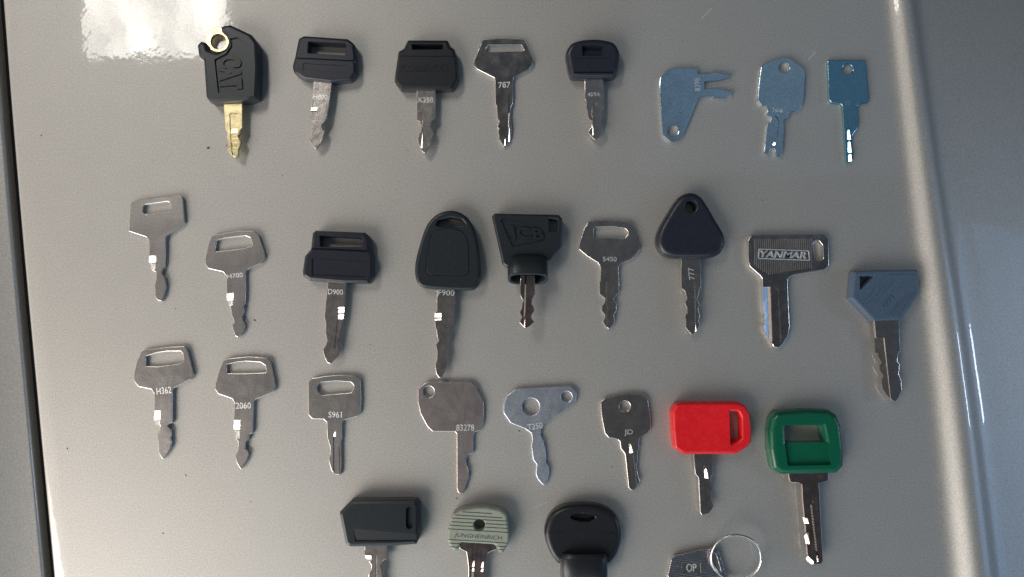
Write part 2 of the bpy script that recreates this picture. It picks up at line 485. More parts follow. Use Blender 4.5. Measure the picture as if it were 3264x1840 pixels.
# dust specks
bm = bmesh.new()
specks = [(664, 472, 7), (722, 465, 4), (132, 432, 4), (812, 1021, 5), (813, 1022, 4), (1180, 1098, 3), (215, 1430, 4), (592, 1515, 4),
          (1455, 1589, 4), (1655, 1374, 4), (1950, 1489, 3), (2992, 1427, 5), (560, 985, 3), (1300, 480, 3), (900, 560, 3), (2430, 640, 3), (1750, 1180, 3), (520, 1700, 4), (800, 1600, 3)]
for i in range(28): specks.append((random.uniform(150, 3200), random.uniform(20, 1820), random.uniform(1.2, 2.6)))
for x, y, r in specks:
    p = W(x, y); 
    if 2820 < x < 3140: continue
    rr = r * PX * 0.55
    mt = Matrix.Translation((p.x, p.y, rr * .25)) @ Matrix.Rotation(random.uniform(0, 3), 4, 'Z') @ Matrix.Diagonal((1.5, .8, .5, 1))
    bmesh.ops.create_icosphere(bm, subdivisions=1, radius=rr, matrix=mt)
me = bpy.data.meshes.new('dust_specks'); bm.to_mesh(me); bm.free(); me.materials.append(M['dirt'])
o = bpy.data.objects.new('dust_specks', me); sc.collection.objects.link(o); o['kind'] = 'stuff'

# fine scratches in the clear coat
sk = Key('scratches', 'x', 'x', 0, 0, 1.0, 1632, 920); r_ = sk.root
segs = [(2236, 60, 2268, 28, 1.8), (2575, 192, 2600, 165, 1.6), (1700, 1620, 1745, 1600, 1.0), (2050, 1180, 2075, 1172, 1.0)]
sc_ob = sk.bars('scratches', segs, 0.02 * MM, 0.01 * MM, 'stamp'); sc_ob.parent = None; sc_ob.location = sk.org
bpy.data.objects.remove(r_)
# ================================================================== first row
GB = 'black headed keys'; GM = 'plain metal keys'
# 1 black head with brass blade
k = Key('key', 'brass key in an angular black plastic head with a ring notch, at the top left', 'key', 600, 60, 3.157, 430, 600)
H = 7.5 * MM
fob = k.slab('head', [(335, 95), (350, 80), (425, 65, 20), (640, 165, 50), (700, 250, 40), (712, 500), (698, 800, 30), (610, 832, 20), (230, 850, 40), (185, 790, 30), (160, 415, 10), (112, 385, 30),
     (95, 270, 30), (140, 230, 20), (185, 248, 15), (205, 320, 20), (290, 350, 20), (385, 305, 40), (412, 235, 30), (380, 165, 30), (335, 130, 15)], Z0, H, 'slate', 1.3 * MM, 1,
     cuts=[([(262, 410), (300, 745), (560, 712), (585, 400), (560, 235), (490, 185), (420, 200), (430, 270, 20), (380, 350, 20)], 0.8 * MM)])
k.text('CAT', 425, 548, 350, 235, -86, H - .8 * MM, 'black', 'raised_letters', fob, ext=0.0007, off=0.045)
k.slab('bow', circ(300, 210, 128, 32), 2.2 * MM, 4.2 * MM, 'brass', holes=[circ(303, 230, 76)], label='round brass eye seen in the notch')
k.slab('blade', [(355, 700), (545, 700), (545, 1100), (525, 1125), (520, 1160), (500, 1180), (530, 1230), (520, 1290), (500, 1330), (505, 1380, 8), (475, 1400, 8), (455, 1385), (390, 1330), (405, 1300), (400, 1230), (385, 1190), (395, 1170), (390, 1130), (375, 1120), (357, 860)],
     3 * MM, 5 * MM, 'brass', cuts=[([(415, 950, 12), (490, 950, 12), (494, 1095), (418, 1095)], .5 * MM), ([(418, 1100), (494, 1100), (496, 1150), (420, 1150)], .3 * MM, dict(target='win')), ([(420, 1156), (496, 1156), (498, 1375), (440, 1375)], .5 * MM)])
k.bars('bit_step', [(422, y, 498, y - 4, 10) for y in (1170, 1205, 1245, 1300)], 4.55 * MM, .3 * MM, 'brass', stuff=False)

# 2
H = 6 * MM
k = Key('key', 'second key of the top row, wide dark head with a long open slot', 'key', 900, 90, 3.63, 440, 700, GB)
fob = k.slab('head', [(198, 125, 20), (255, 95, 15), (760, 130, 30), (838, 190, 40), (853, 330, 10), (855, 530, 60), (800, 605, 60), (570, 632), (260, 598, 60), (140, 525, 60), (120, 450, 40), (150, 340, 20), (184, 160, 20)],
     Z0, H, 'navy', 1.2 * MM, 2, holes=[[(305, 155, 8), (735, 180, 8), (722, 310, 8), (298, 290, 8)]],
     cuts=[([(100, 335), (900, 375), (900, 397), (100, 357)], .7 * MM), ([(235, 405, 20), (740, 435, 20), (730, 520, 20), (240, 495, 20)], .35 * MM)])
k.slab('blade', [(360, 540), (580, 540), (575, 640), (540, 900), (515, 1040), (490, 1090), (460, 1120), (455, 1160), (490, 1190), (465, 1300), (450, 1330), (410, 1370), (395, 1395, 10), (365, 1390, 8), (345, 1360), (318, 1310, 10), (325, 1280), (345, 1265), (330, 1215), (335, 1170), (365, 1140), (375, 1100), (335, 1080), (330, 1020), (320, 1010), (330, 940), (335, 900), (355, 740), (360, 640)],
     2.5 * MM, 4.5 * MM, 'nickel', cuts=[([(320, 912), (405, 915), (398, 955), (320, 955)], .1 * MM, dict(slope=(.12, -.12))), ([(310, 960), (396, 960), (385, 1100), (310, 1100)], .5 * MM)])
k.text('H800', 440, 797, 165, 60, -4, 4.5 * MM)

# 3
k = Key('key', 'third key of the top row, black head with stepped top and moulded lettering', 'key', 1220, 100, 3.63, 500, 700, GB)
fob = k.slab('head', [(290, 106, 30), (755, 108, 30), (785, 185, 8), (832, 215, 25), (865, 330), (880, 560, 40), (815, 680, 50), (615, 685), (205, 680, 30), (140, 590, 30), (138, 540, 20), (180, 240, 30), (245, 205, 20)],
     Z0, H, 'black', 1.4 * MM, 1, holes=[[(340, 148, 8), (700, 150, 8), (690, 212, 8), (348, 212, 8)]],
     cuts=[([(205, 284), (825, 287), (825, 294), (205, 291)], .3 * MM)])
k.text('KOBELCO', 480, 430, 560, 78, 0, H, 'black', 'moulded_lettering', fob, ext=0.00022)
k.slab('blade', [(395, 600), (612, 600), (610, 1000), (600, 1022), (565, 1045), (550, 1110), (575, 1140), (590, 1180), (565, 1250), (560, 1310), (520, 1370), (490, 1410, 8), (465, 1400), (440, 1375), (410, 1290), (405, 1240), (420, 1190), (440, 1170), (435, 1080), (430, 1050), (395, 1030), (390, 900)],
     2.5 * MM, 4.5 * MM, 'nickel', cuts=[([(452, 895), (470, 895), (456, 1350), (436, 1350)], .1 * MM, WT)])
k.text('K250', 500, 795, 170, 60, 0, 4.5 * MM)

# 4 shiny pentagon bow
k = Key('key', 'shiny chrome key with a wide five-sided bow and long slot, middle of the top row', 'key', 1470, 100, 3.63, 500, 600, GM)
k.slab('key', [(250, 105, 20), (480, 86), (725, 100, 30), (832, 330, 20), (835, 380, 40), (790, 435, 30), (615, 528, 15), (600, 560, 10), (605, 700), (597, 845), (578, 870), (570, 1000), (588, 1100), (573, 1200), (565, 1270), (515, 1330, 15), (490, 1340, 8), (430, 1240), (435, 1210), (420, 1170), (435, 1130), (415, 1110), (430, 1060), (440, 1040), (415, 1010), (410, 862), (395, 850), (388, 545, 10), (180, 440, 40), (140, 390, 30), (150, 330), (235, 120, 10)],
     Z0, T, 'chrome', .32 * MM, 2, holes=[[(310, 160, 10), (700, 160, 10), (725, 212, 10), (712, 232, 6), (302, 240, 6), (282, 212, 8)]],
     cuts=[([(245, 262, 20), (740, 258, 20), (798, 350, 20), (770, 410, 30), (500, 535, 30), (200, 412, 30), (172, 365, 20)], .25 * MM, dict(slope=(0, .015))), ([(546, 735), (560, 735), (560, 1275), (544, 1275)], .1 * MM, WT), ([(497, 1240), (512, 1240), (510, 1320), (494, 1320)], .1 * MM, WT)], split=((300, 560), (700, 560)))
k.text('787', 500, 620, 140, 70, 3, T, off=0.01)

# 5
H = 7 * MM
k = Key('key', 'small key with a squat rounded black head, fifth in the top row', 'key', 1770, 110, 4.148, 510, 700, GB)
fob = k.slab('head', spline([(240, 115, 120), (500, 72), (750, 112, 130), (838, 230, 90), (842, 330, 40), (808, 530, 70), (750, 575, 60), (510, 582), (250, 575, 50), (190, 540, 50), (150, 370, 30), (140, 240, 100)]),
     Z0, H, 'navy', 2.0 * MM, 3, cuts=[([(355, 150, 10), (625, 150, 10), (625, 285, 10), (355, 285, 10)], 2.0 * MM, dict(slope=(0, -.15))), ([(265, 317), (735, 312), (735, 318), (265, 323)], .2 * MM)])
k.slab('blade', [(385, 560), (635, 560), (640, 900), (645, 980), (620, 1010), (625, 1080), (600, 1130), (595, 1160), (635, 1230), (640, 1290), (590, 1350), (545, 1395, 10), (515, 1390, 8), (440, 1310, 8), (435, 1280, 8), (480, 1220), (475, 1150), (435, 1110), (420, 1010), (410, 990), (405, 870), (390, 860)],
     2.5 * MM, 4.5 * MM, 'nickel', cuts=[(circ(525, 937, 32, 16), .8 * MM), ([(478, 870), (490, 870), (503, 1330), (488, 1330)], .1 * MM, WT)])
k.text('459A', 512, 792, 170, 52, 0, 4.5 * MM)

# 6 two pronged plate
k = Key('key', 'flat bluish steel plate key with two sideways prongs and a hole at the bottom', 'key', 2070, 180, 4.84, 450, 600, GM)
k.slab('plate', [(155, 450, 60), (165, 330, 80), (250, 230, 70), (370, 180, 60), (740, 180, 10), (748, 268, 10), (940, 265, 10), (990, 235, 20), (1090, 260, 20), (1255, 285, 15), (1260, 320, 10), (1180, 350, 20), (1060, 380, 20), (850, 395, 8), (850, 500, 8), (1050, 495, 20), (1170, 530), (1270, 540, 8), (1285, 600, 10), (1200, 585, 8), (1170, 640, 8), (992, 640), (980, 615), (830, 620, 30), (745, 660, 30), (500, 1240, 60), (440, 1300, 60), (330, 1320, 80), (210, 1220, 60), (190, 1000), (160, 600)],
     Z0, T, 'zinc', .16 * MM, 1, holes=[circ(363, 1150, 88)], cuts=[(circ(545, 500, 48, 20), .03 * MM)])
k.text('8398', 740, 435, 200, 88, 92, T)

# 7
k = Key('key', 'bluish steel key with a hexagonal bow and a forked tip', 'key', 2380, 160, 4.033, 420, 600, GM)
k.slab('key', [(450, 98, 40), (545, 103, 40), (735, 240, 60), (755, 310, 30), (735, 620), (700, 740, 50), (640, 785, 30), (560, 795, 10), (545, 830), (545, 880, 8), (490, 885, 8), (470, 900, 8), (485, 1000), (465, 1250), (450, 1345, 10), (430, 1370, 10), (375, 1365, 8), (378, 1300, 10), (350, 1262, 15), (310, 1262, 15), (290, 1320, 8), (275, 1335, 8), (220, 1325, 8), (230, 1250), (270, 940), (305, 930, 8), (315, 860, 10), (250, 830, 8), (265, 790), (255, 720, 10), (190, 710, 30), (145, 640, 40), (150, 500), (185, 220, 30), (215, 180, 30), (350, 125)],
     Z0, T, 'zinc', .15 * MM, 1, holes=[circ(483, 222, 72)], cuts=[([(380, 845, 8), (420, 915), (397, 1120, 20), (350, 1135, 20), (328, 1095), (358, 850)], .6 * MM), (circ(350, 1200, 24, 10), .3 * MM, dict(target='win'))], split=((200, 842), (600, 842 + 30)))
k.text('166', 402, 770, 130, 58, -7, T, off=0.01)

# 8
k = Key('key', 'dark teal steel key with a square bow, last in the top row', 'key', 2600, 170, 4.033, 430, 600, GM)
k.slab('key', [(155, 88, 20), (640, 90, 30), (682, 560), (682, 640, 15), (570, 650, 10), (535, 680, 20), (548, 800), (545, 960, 6), (500, 1010), (470, 1060), (462, 1110), (468, 1200), (485, 1270), (470, 1350), (475, 1390, 8), (430, 1405, 8), (390, 1415, 8), (345, 680, 20), (320, 650, 10), (200, 635, 30), (172, 600, 20), (150, 130, 20)],
     Z0, T, 'teal', .28 * MM, 2, holes=[circ(410, 207, 70)], cuts=[([(385, 800), (402, 800), (425, 965), (395, 965)], .1 * MM), ([(395, 970), (443, 970), (452, 1110), (402, 1110)], .05 * MM, WT), ([(404, 1116), (454, 1116), (460, 1275), (410, 1275)], .05 * MM, WT), ([(412, 1282), (462, 1282), (466, 1385), (418, 1395)], .05 * MM, WT)], split=((300, 690), (600, 690)))
k.text('80', 405, 640, 70, 55, -3, T, 'zinc')

# ================================================================== second row
# 9
k = Key('key', 'dull metal key with a tilted flat-topped bow, first of the second row', 'key', 390, 600, 3.82, 430, 600, GM)
k.slab('key', [(98, 200, 20), (130, 160, 20), (680, 84, 20), (728, 100, 20), (740, 130), (762, 425, 15), (550, 575, 15), (530, 610, 10), (530, 800), (520, 962, 10), (485, 1000, 8), (482, 1040), (515, 1080, 10), (530, 1150), (533, 1210), (520, 1270), (500, 1330), (480, 1375, 10), (440, 1372, 10), (410, 1340), (396, 1290, 10), (402, 1245), (391, 1200, 8), (400, 1150), (412, 1120), (408, 1022), (380, 1010), (350, 990), (345, 930), (325, 900), (325, 640, 15), (290, 597, 15), (80, 527, 6), (93, 250)],
     Z0, T, 'dull', .28 * MM, 2, holes=[[(255, 205, 40), (560, 160, 50), (592, 210, 40), (575, 275, 50), (290, 318, 40), (245, 290, 30)]], cuts=[([(318, 820), (410, 820), (410, 885), (318, 888)], .08 * MM, WT), ([(318, 888), (410, 885), (406, 905), (318, 910)], .08 * MM, WT1), ([(318, 911), (406, 906), (400, 990), (330, 1010)], .1 * MM, WT2)], split=((300, 620), (600, 590)))
# 10
k = Key('key', 'dull metal key with a wide rounded bow, second in the second row', 'key', 630, 710, 3.82, 460, 600, GM)
k.slab('key', [(160, 188, 30), (205, 150, 30), (500, 97), (690, 102, 40), (745, 150, 30), (818, 370, 30), (820, 430, 30), (775, 492, 30), (598, 578, 15), (585, 620, 10), (590, 800), (582, 990, 8), (560, 1020), (572, 1090), (540, 1140), (555, 1190), (578, 1240), (572, 1300), (530, 1370), (490, 1398, 10), (460, 1382, 8), (430, 1300), (418, 1235), (445, 1220), (435, 1170), (410, 1120), (410, 1080), (400, 1040), (380, 1010), (370, 960), (355, 930), (353, 850), (350, 650, 15), (310, 602, 15), (130, 562, 40), (90, 500, 40), (95, 420), (130, 260)],
     Z0, T, 'dull', .28 * MM, 2, holes=[[(228, 222, 20), (330, 190), (580, 162, 20), (640, 185, 20), (668, 278, 15), (560, 312, 10), (250, 347, 10), (215, 345, 8)]], cuts=[([(345, 862), (437, 852), (435, 915), (355, 920)], .08 * MM, WT), ([(350, 921), (435, 916), (433, 945), (355, 950)], .08 * MM, WT1), ([(352, 951), (432, 946), (425, 1010), (365, 1030)], .1 * MM, WT2)], split=((300, 622), (650, 600)))
k.text('H700', 455, 645, 190, 55, 6, T)

# 11
k = Key('key', 'navy head key, framed slot and sunken panel, second row', 'key', 940, 710, 3.089, 420, 700, GB)
fob = k.slab('head', [(205, 78, 10), (690, 98, 15), (733, 140, 10), (744, 275, 15), (772, 330, 15), (772, 540, 20), (728, 600, 20), (490, 600), (150, 572, 10), (82, 530, 25), (78, 480), (100, 330, 20), (160, 262, 20), (176, 105, 15)],
     Z0, 6.5 * MM, 'navy', 1.3 * MM, 1, holes=[[(248, 128, 6), (662, 152, 6), (656, 240, 6), (252, 236, 6)]],
     cuts=[([(100, 243), (800, 275), (800, 296), (100, 264)], .9 * MM), ([(165, 352, 8), (697, 378, 8), (690, 540, 8), (165, 520, 8)], .5 * MM)])
k.slab('blade', [(320, 540), (515, 540), (505, 640), (480, 940), (455, 1030), (430, 1130), (420, 1200), (435, 1260, 10), (430, 1310), (380, 1360), (350, 1390, 8), (320, 1380, 10), (290, 1320), (275, 1250, 10), (305, 1200), (315, 1160), (300, 1080), (305, 1000), (290, 925), (300, 800), (320, 640)],
     2.5 * MM, 4.5 * MM, 'nickel', cuts=[([(415, 827), (500, 827), (499, 850), (416, 850)], .08 * MM, WT1), ([(416, 851), (499, 851), (498, 885), (417, 885)], .08 * MM, WT), ([(417, 886), (498, 886), (497, 900), (417, 900)], .08 * MM, WT2), ([(417, 901), (497, 901), (495, 925), (418, 925)], .08 * MM, WT), ([(418, 926), (495, 926), (492, 950), (418, 950)], .08 * MM, WT1), ([(416, 956), (480, 956), (400, 1235), (386, 1230)], .45 * MM)])
k.text('D900', 400, 682, 145, 52, -3, 4.5 * MM)

# 12
k = Key('key', 'tall arched black head key with an inset panel, its tip touching the row below', 'key', 1290, 650, 2.546, 340, 700, GB)
fobp = spline([(370, 56), (280, 78), (207, 135), (160, 218), (124, 330), (95, 440), (84, 530), (92, 610), (130, 672), (230, 692), (400, 702), (540, 700), (595, 660), (615, 590), (612, 470), (598, 350), (570, 225), (520, 125), (450, 72)])
ins = [(235, 215, 60), (370, 192, 60), (475, 222, 60), (518, 300, 40), (525, 560, 30), (490, 590, 20), (200, 580, 25), (165, 540, 30), (175, 450, 20), (205, 280, 40)]
H = 6.5 * MM
fob = k.slab('head', fobp, Z0, H, 'slate', 1.3 * MM, 3, holes=[[(250, 178, 15), (268, 132, 30), (370, 108), (465, 125, 30), (500, 170, 20), (485, 188, 10), (370, 180), (300, 190, 10)]], cuts=[(ins, .35 * MM)])
k.slab('inset_panel', inset(ins, .972), H - .4 * MM, H - .02 * MM, 'slate', .1 * MM, 1, parent=fob)
k.slab('blade', [(262, 670), (410, 670), (410, 780), (398, 960), (385, 1010), (360, 1040), (345, 1090), (362, 1150), (340, 1190), (335, 1240), (345, 1300), (330, 1350), (300, 1410, 8), (280, 1415, 8), (255, 1380), (245, 1310), (260, 1260), (262, 1200), (252, 1140), (275, 1110), (262, 1080), (258, 1030), (245, 1000), (242, 885), (260, 870)],
     2.5 * MM, 4.5 * MM, 'nickel', cuts=[([(235, 886), (298, 886), (298, 900), (235, 900)], .08 * MM, WT1), ([(235, 901), (298, 901), (298, 920), (235, 920)], .08 * MM, WT), ([(235, 921), (298, 921), (298, 930), (235, 930)], .08 * MM, WT2), ([(235, 931), (298, 931), (298, 945), (235, 948)], .08 * MM, WT1)])
k.text('F900', 338, 722, 130, 44, -2, 4.5 * MM)

# 13 socket collar
k = Key('key', 'black head key with a slanted trapezoid head and an open oval socket collar', 'key', 1550, 660, 3.629, 470, 700, GB)
fob = k.slab('head', [(63, 108, 25), (95, 75, 25), (840, 92, 40), (880, 140, 30), (876, 450, 40), (740, 610, 30), (640, 650), (240, 700, 20), (188, 665, 40)], 1 * MM, 7.5 * MM, 'slate', 1.0 * MM, 2,
     holes=[[(722, 132, 6), (826, 146, 6), (822, 280, 6), (730, 280, 6)]], cuts=[([(165, 158, 10), (192, 132, 10), (540, 188), (690, 292, 30), (685, 388, 30), (300, 466, 20)], .55 * MM)])
k.text('JCB', 470, 325, 400, 175, -4, 6.95 * MM, 'slate', 'raised_letters', fob, ext=0.0006, off=0.03, shear=-.15)
# oval collar, a tube leaning up towards its open end
def oval_tube(key, name, xc, yc0, yc1, wx, hz, wall, zc, rise, m, parent=None):
    bm = bmesh.new(); N = 40; rings = []
    k_ = PX / key.s
    A = key.P(xc, yc0, zc); B = key.P(xc, yc1, zc)
    A = Vector((B.x, A.y, zc)); B = Vector((B.x, B.y, zc + rise))
    ax = (B - A).normalized(); up = Vector((1, 0, 0)).cross(ax).normalized()
    if up.z < 0: up = -up
    def ring(c, rx, rz, sq=3.2):
        out = []
        for i in range(N):
            t = 2 * math.pi * i / N; cs, sn = math.cos(t), math.sin(t)
            out.append(bm.verts.new(c + Vector((1, 0, 0)) * rx * math.copysign(abs(cs) ** (2 / sq), cs) + up * rz * math.copysign(abs(sn) ** (2 / sq), sn)))
        return out
    rx = wx * k_ / 2; rz = hz / 2
    prof = [(A, rx * .92, rz * .80), (A + ax * .0012, rx * .98, rz * .95), (A + ax * .0025, rx, rz), (B - ax * .0004, rx, rz), (B, rx - .0003, rz - .0003),
            (B, rx - wall, rz - wall), (B - ax * .0004, rx - wall - .0003, rz - wall - .0003), (B - ax * .006, rx - wall - .0006, rz - wall - .0006)]
    rs = [ring(*p) for p in prof]
    for r0, r1 in zip(rs, rs[1:]):
        for i in range(N): bm.faces.new((r0[i], r0[(i + 1) % N], r1[(i + 1) % N], r1[i]))
    bm.faces.new(rs[0]); bm.faces.new(rs[-1])
    return key.link(name, finish(bm, False, 50), m, parent)
oval_tube(k, 'collar', 478, 600, 845, 455, 9.2 * MM, 1.2 * MM, 4.6 * MM, 5.6 * MM, 'slate')
k.slab('blade', [(393, 790), (562, 790), (562, 1010), (545, 1040), (530, 1070), (525, 1120), (545, 1150), (555, 1200), (520, 1260), (525, 1290), (555, 1330, 6), (500, 1380), (455, 1402, 8), (425, 1385), (382, 1335, 6), (410, 1280), (385, 1220), (405, 1180), (415, 1120), (430, 1080), (400, 1050), (390, 1000)],
     8.4 * MM, 10.1 * MM, 'rust', cuts=[([(450, 780), (466, 780), (446, 1390), (430, 1390)], .1 * MM, WT)])

# 14
k = Key('key', 'dark nickel key with a wide slotted bow, middle of the second row', 'key', 1820, 680, 3.724, 460, 600, GM)
k.slab('key', [(200, 110, 20), (240, 95), (420, 87), (690, 107, 40), (740, 155, 20), (825, 400, 30), (822, 432, 30), (720, 540, 30), (600, 590, 20), (565, 640, 10), (572, 800), (572, 940), (545, 965, 10), (510, 1020, 10), (540, 1080), (542, 1150), (510, 1210), (522, 1280), (490, 1340), (450, 1375, 8), (430, 1362), (390, 1300), (386, 1280), (410, 1240), (405, 1200), (370, 1160), (368, 1110), (405, 1060), (410, 1010), (345, 955), (342, 810), (350, 650), (320, 590, 15), (190, 510), (95, 430, 20), (95, 370), (150, 190)],
     Z0, T, 'nickel', .28 * MM, 2, holes=[[(272, 168, 30), (480, 157), (640, 180, 30), (690, 230, 50), (640, 297, 30), (590, 302), (480, 292), (275, 297, 20)]], cuts=[([(330, 812), (426, 812), (432, 1380), (330, 1380)], .5 * MM)], split=((300, 600), (650, 600)))
k.text('S450', 462, 545, 165, 55, -1, T, off=0.01)

# 15
k = Key('key', 'key with a plump rounded triangular black head and a round hole', 'key', 2070, 600, 3.023, 400, 750, GB)
fob = k.slab('head', spline([(390, 48), (300, 78), (235, 145), (165, 255), (95, 380), (64, 480), (75, 570), (125, 640), (220, 675), (390, 680), (570, 675), (665, 640), (712, 570), (716, 470), (685, 400), (630, 310), (550, 170), (480, 80)]),
     Z0, 7.2 * MM, 'navy', 2.6 * MM, 5, holes=[circ(400, 178, 58, 28)])
k.slab('blade', [(305, 640), (490, 640), (498, 950), (480, 980), (475, 1030), (455, 1070), (483, 1120), (468, 1170), (488, 1230), (473, 1280), (488, 1330), (450, 1380), (415, 1415, 6), (400, 1410, 6), (345, 1340), (350, 1290), (340, 1235), (360, 1190), (360, 1150), (340, 1110), (360, 1060), (340, 990), (305, 965)],
     2.8 * MM, 4.6 * MM, 'nickel', cuts=[([(430, 900), (442, 900), (452, 1380), (438, 1380)], .1 * MM, WT)])
k.text('777', 405, 825, 118, 55, 96, 4.6 * MM, off=0.005)

# 16
k = Key('key', 'heavy chrome key with a ribbed rectangular bow, raised name plate and edge slot', 'key', 2350, 720, 3.541, 500, 600, GM)
fld = [(175, 180, 30), (220, 142, 20), (985, 138, 20), (1008, 180, 20), (1002, 450, 20), (965, 478), (390, 560), (340, 560, 20), (190, 448, 20), (172, 400)]
res = k.slab('key', [(118, 160, 40), (160, 103, 40), (980, 95, 50), (1030, 160, 40), (1035, 450, 50), (990, 495, 40), (640, 553), (590, 578, 20), (572, 610, 10), (570, 700), (592, 1140), (570, 1250), (510, 1340), (465, 1380, 15), (410, 1370), (390, 1330), (312, 1200), (297, 1130), (320, 1090), (297, 1030), (315, 1000), (290, 960), (280, 600, 20), (255, 562), (140, 462, 30), (120, 400)],
     Z0, 2.6 * MM, 'chrome', .35 * MM, 2, holes=[[(858, 195, 40), (910, 152, 40), (965, 220, 30), (972, 370, 30), (920, 402, 30), (878, 360, 30)]],
     cuts=[([(175, 180, 30), (220, 142, 20), (845, 138), (845, 495), (390, 560), (340, 560, 20), (190, 448, 20), (172, 400)], .3 * MM), ([(388, 712), (468, 712), (500, 1330), (415, 1330)], .6 * MM), ([(280, 690), (384, 690), (410, 1345), (280, 1200)], .02 * MM, dict(slope=(-.33, 0)))], split=((200, 600), (700, 600)))
segs = []
x = 200
while x < 1000:
    yt = 150; yb = 452 + (x - 200) * .63 if x < 350 else 552 - (x - 370) * .165
    zc = (1 if x > 850 else 0)
    if 240 < x < 815: rngs = [(yt, 248 + (x - 245) * .035), (378 + (x - 245) * .035, yb)]
    elif x > 846: rngs = [(415, yb)] if x < 985 else []
    else: rngs = [(yt, yb)]
    for a_, b_ in rngs:
        if b_ - a_ > 12 and zc == 0: segs.append((x, a_, x, b_, 10))
    x += 22
k.bars('ribs', segs, 2.3 * MM, .35 * MM, 'silver', res[0])
k.bars('frame', [(245, 262, 806, 282, 12), (235, 367, 820, 388, 12), (246, 260, 238, 368, 12), (804, 280, 818, 388, 12)], 2.6 * MM, .12 * MM, 'stamp', res[0], stuff=False)
k.slab('name_plate', [(245, 260), (805, 280), (820, 385), (235, 366)], 2.25 * MM, 2.62 * MM, 'chrome', .05 * MM, 1, parent=res[0],
       cuts=[([(262, 274), (792, 292), (802, 372), (252, 354)], .18 * MM)])
k.text('YANMAR', 520, 325, 520, 76, -2, 2.44 * MM, 'stamp', 'raised_letters', res[0], ext=0.0003, shear=.2, off=.012)

# 17
k = Key('key', 'blue-grey angular plastic head key with a triangular hole, beside the panel ridge', 'key', 2670, 830, 3.09, 480, 700)
fob = k.slab('head', [(155, 105, 20), (785, 90, 25), (800, 330, 15), (620, 588, 15), (350, 598, 10), (130, 370, 15)], Z0, 6.5 * MM, 'purple', .9 * MM, 1,
     holes=[[(222, 158, 6), (368, 150, 10), (225, 292, 6)]], cuts=[([(490, 136), (765, 132), (765, 138), (490, 142)], .15 * MM)])
ln = [(470 + 26 * i, 545, 610 + 34 * i, 390 - 20 * i, 5) for i in range(6)] + [(320, 470, 560, 200, 5), (290, 440, 500, 205, 5), (260, 400, 420, 220, 5)]
k.bars('raised_line', ln, 6.5 * MM, .15 * MM, 'purple', fob)
k.text('160', 490, 410, 140, 62, 226, 6.5 * MM, 'purple', 'raised_number', fob, ext=0.00022, off=.01)
k.slab('blade', [(360, 560), (600, 560), (618, 900), (600, 905), (585, 990), (610, 1030), (600, 1120), (625, 1180), (632, 1280, 15), (600, 1360, 15), (570, 1392, 10), (540, 1385, 10), (480, 1320), (450, 1260), (440, 1180), (460, 1140), (425, 1080), (420, 1040), (445, 1010), (415, 960), (410, 915), (385, 910), (380, 800), (362, 620)],
     2.5 * MM, 4.5 * MM, 'nickel', cuts=[([(370, 765), (460, 765), (522, 1360), (505, 1400), (380, 1300), (370, 1000)], .4 * MM, dict(slope=(.25, 0)))])

# ================================================================== third row
# 18
k = Key('key', 'matt silver key with a trapezoid slotted bow, first of the third row', 'key', 400, 1080, 3.631, 430, 600, GM)
k.slab('key', [(180, 152, 20), (230, 127), (480, 95), (680, 84, 20), (715, 112, 20), (755, 260), (792, 420, 20), (755, 470, 20), (562, 573, 15), (548, 610, 10), (548, 970, 8), (510, 985, 8), (490, 1012, 8), (528, 1050, 8), (538, 1110), (525, 1150), (538, 1200), (528, 1260), (490, 1320), (440, 1390, 6), (420, 1385, 6), (380, 1310), (385, 1240), (370, 1130), (375, 1090), (400, 1050), (400, 1000), (345, 990), (330, 940), (335, 640, 15), (300, 587, 15), (150, 557, 30), (95, 482, 40), (100, 400), (130, 270)],
     Z0, T, 'dull', .28 * MM, 2, holes=[[(235, 207, 20), (350, 167), (480, 147), (640, 147, 20), (668, 190, 20), (672, 265, 20), (600, 290), (380, 320), (235, 317, 15)]], cuts=[([(320, 832), (405, 830), (405, 848), (320, 850)], .08 * MM, WT3), ([(320, 851), (405, 849), (404, 915), (320, 918)], .08 * MM, WT), ([(320, 919), (404, 916), (403, 940), (322, 945)], .08 * MM, WT1), ([(322, 946), (402, 941), (398, 1010), (330, 1010)], .1 * MM, WT2)], split=((250, 600), (650, 590)))
k.text('H362', 445, 600, 170, 78, 6, T, off=0.01)
# 19
k = Key('key', 'matt silver key with an arched slotted bow and notched tip, second of the third row', 'key', 660, 1110, 3.632, 420, 600, GM)
k.slab('key', [(190, 142, 20), (250, 117), (480, 95), (700, 112, 20), (738, 150, 20), (795, 430, 30), (785, 490, 30), (738, 522, 30), (560, 597, 20), (540, 640, 10), (532, 980, 8), (490, 1000, 8), (488, 1060), (450, 1095), (445, 1160), (480, 1200), (483, 1240), (450, 1320), (395, 1400, 6), (385, 1395), (345, 1330), (325, 1230), (360, 1190), (360, 1090), (335, 1050), (330, 980), (310, 970), (305, 830), (320, 640, 15), (290, 587, 20), (130, 532, 40), (92, 472, 40), (95, 420), (150, 230)],
     Z0, T, 'dull', .28 * MM, 2, holes=[[(225, 192, 20), (360, 162), (450, 154), (620, 167, 20), (672, 202, 20), (690, 280, 12), (450, 292), (232, 292, 10)]], cuts=[([(295, 832), (385, 832), (385, 850), (295, 850)], .08 * MM, WT3), ([(295, 851), (385, 851), (383, 918), (295, 918)], .08 * MM, WT), ([(295, 919), (383, 919), (382, 943), (295, 940)], .08 * MM, WT1), ([(298, 944), (381, 944), (378, 1050), (310, 1040)], .1 * MM, WT2)], split=((250, 605), (650, 605)))
k.text('2060', 420, 665, 175, 72, 1, T, off=0.01)
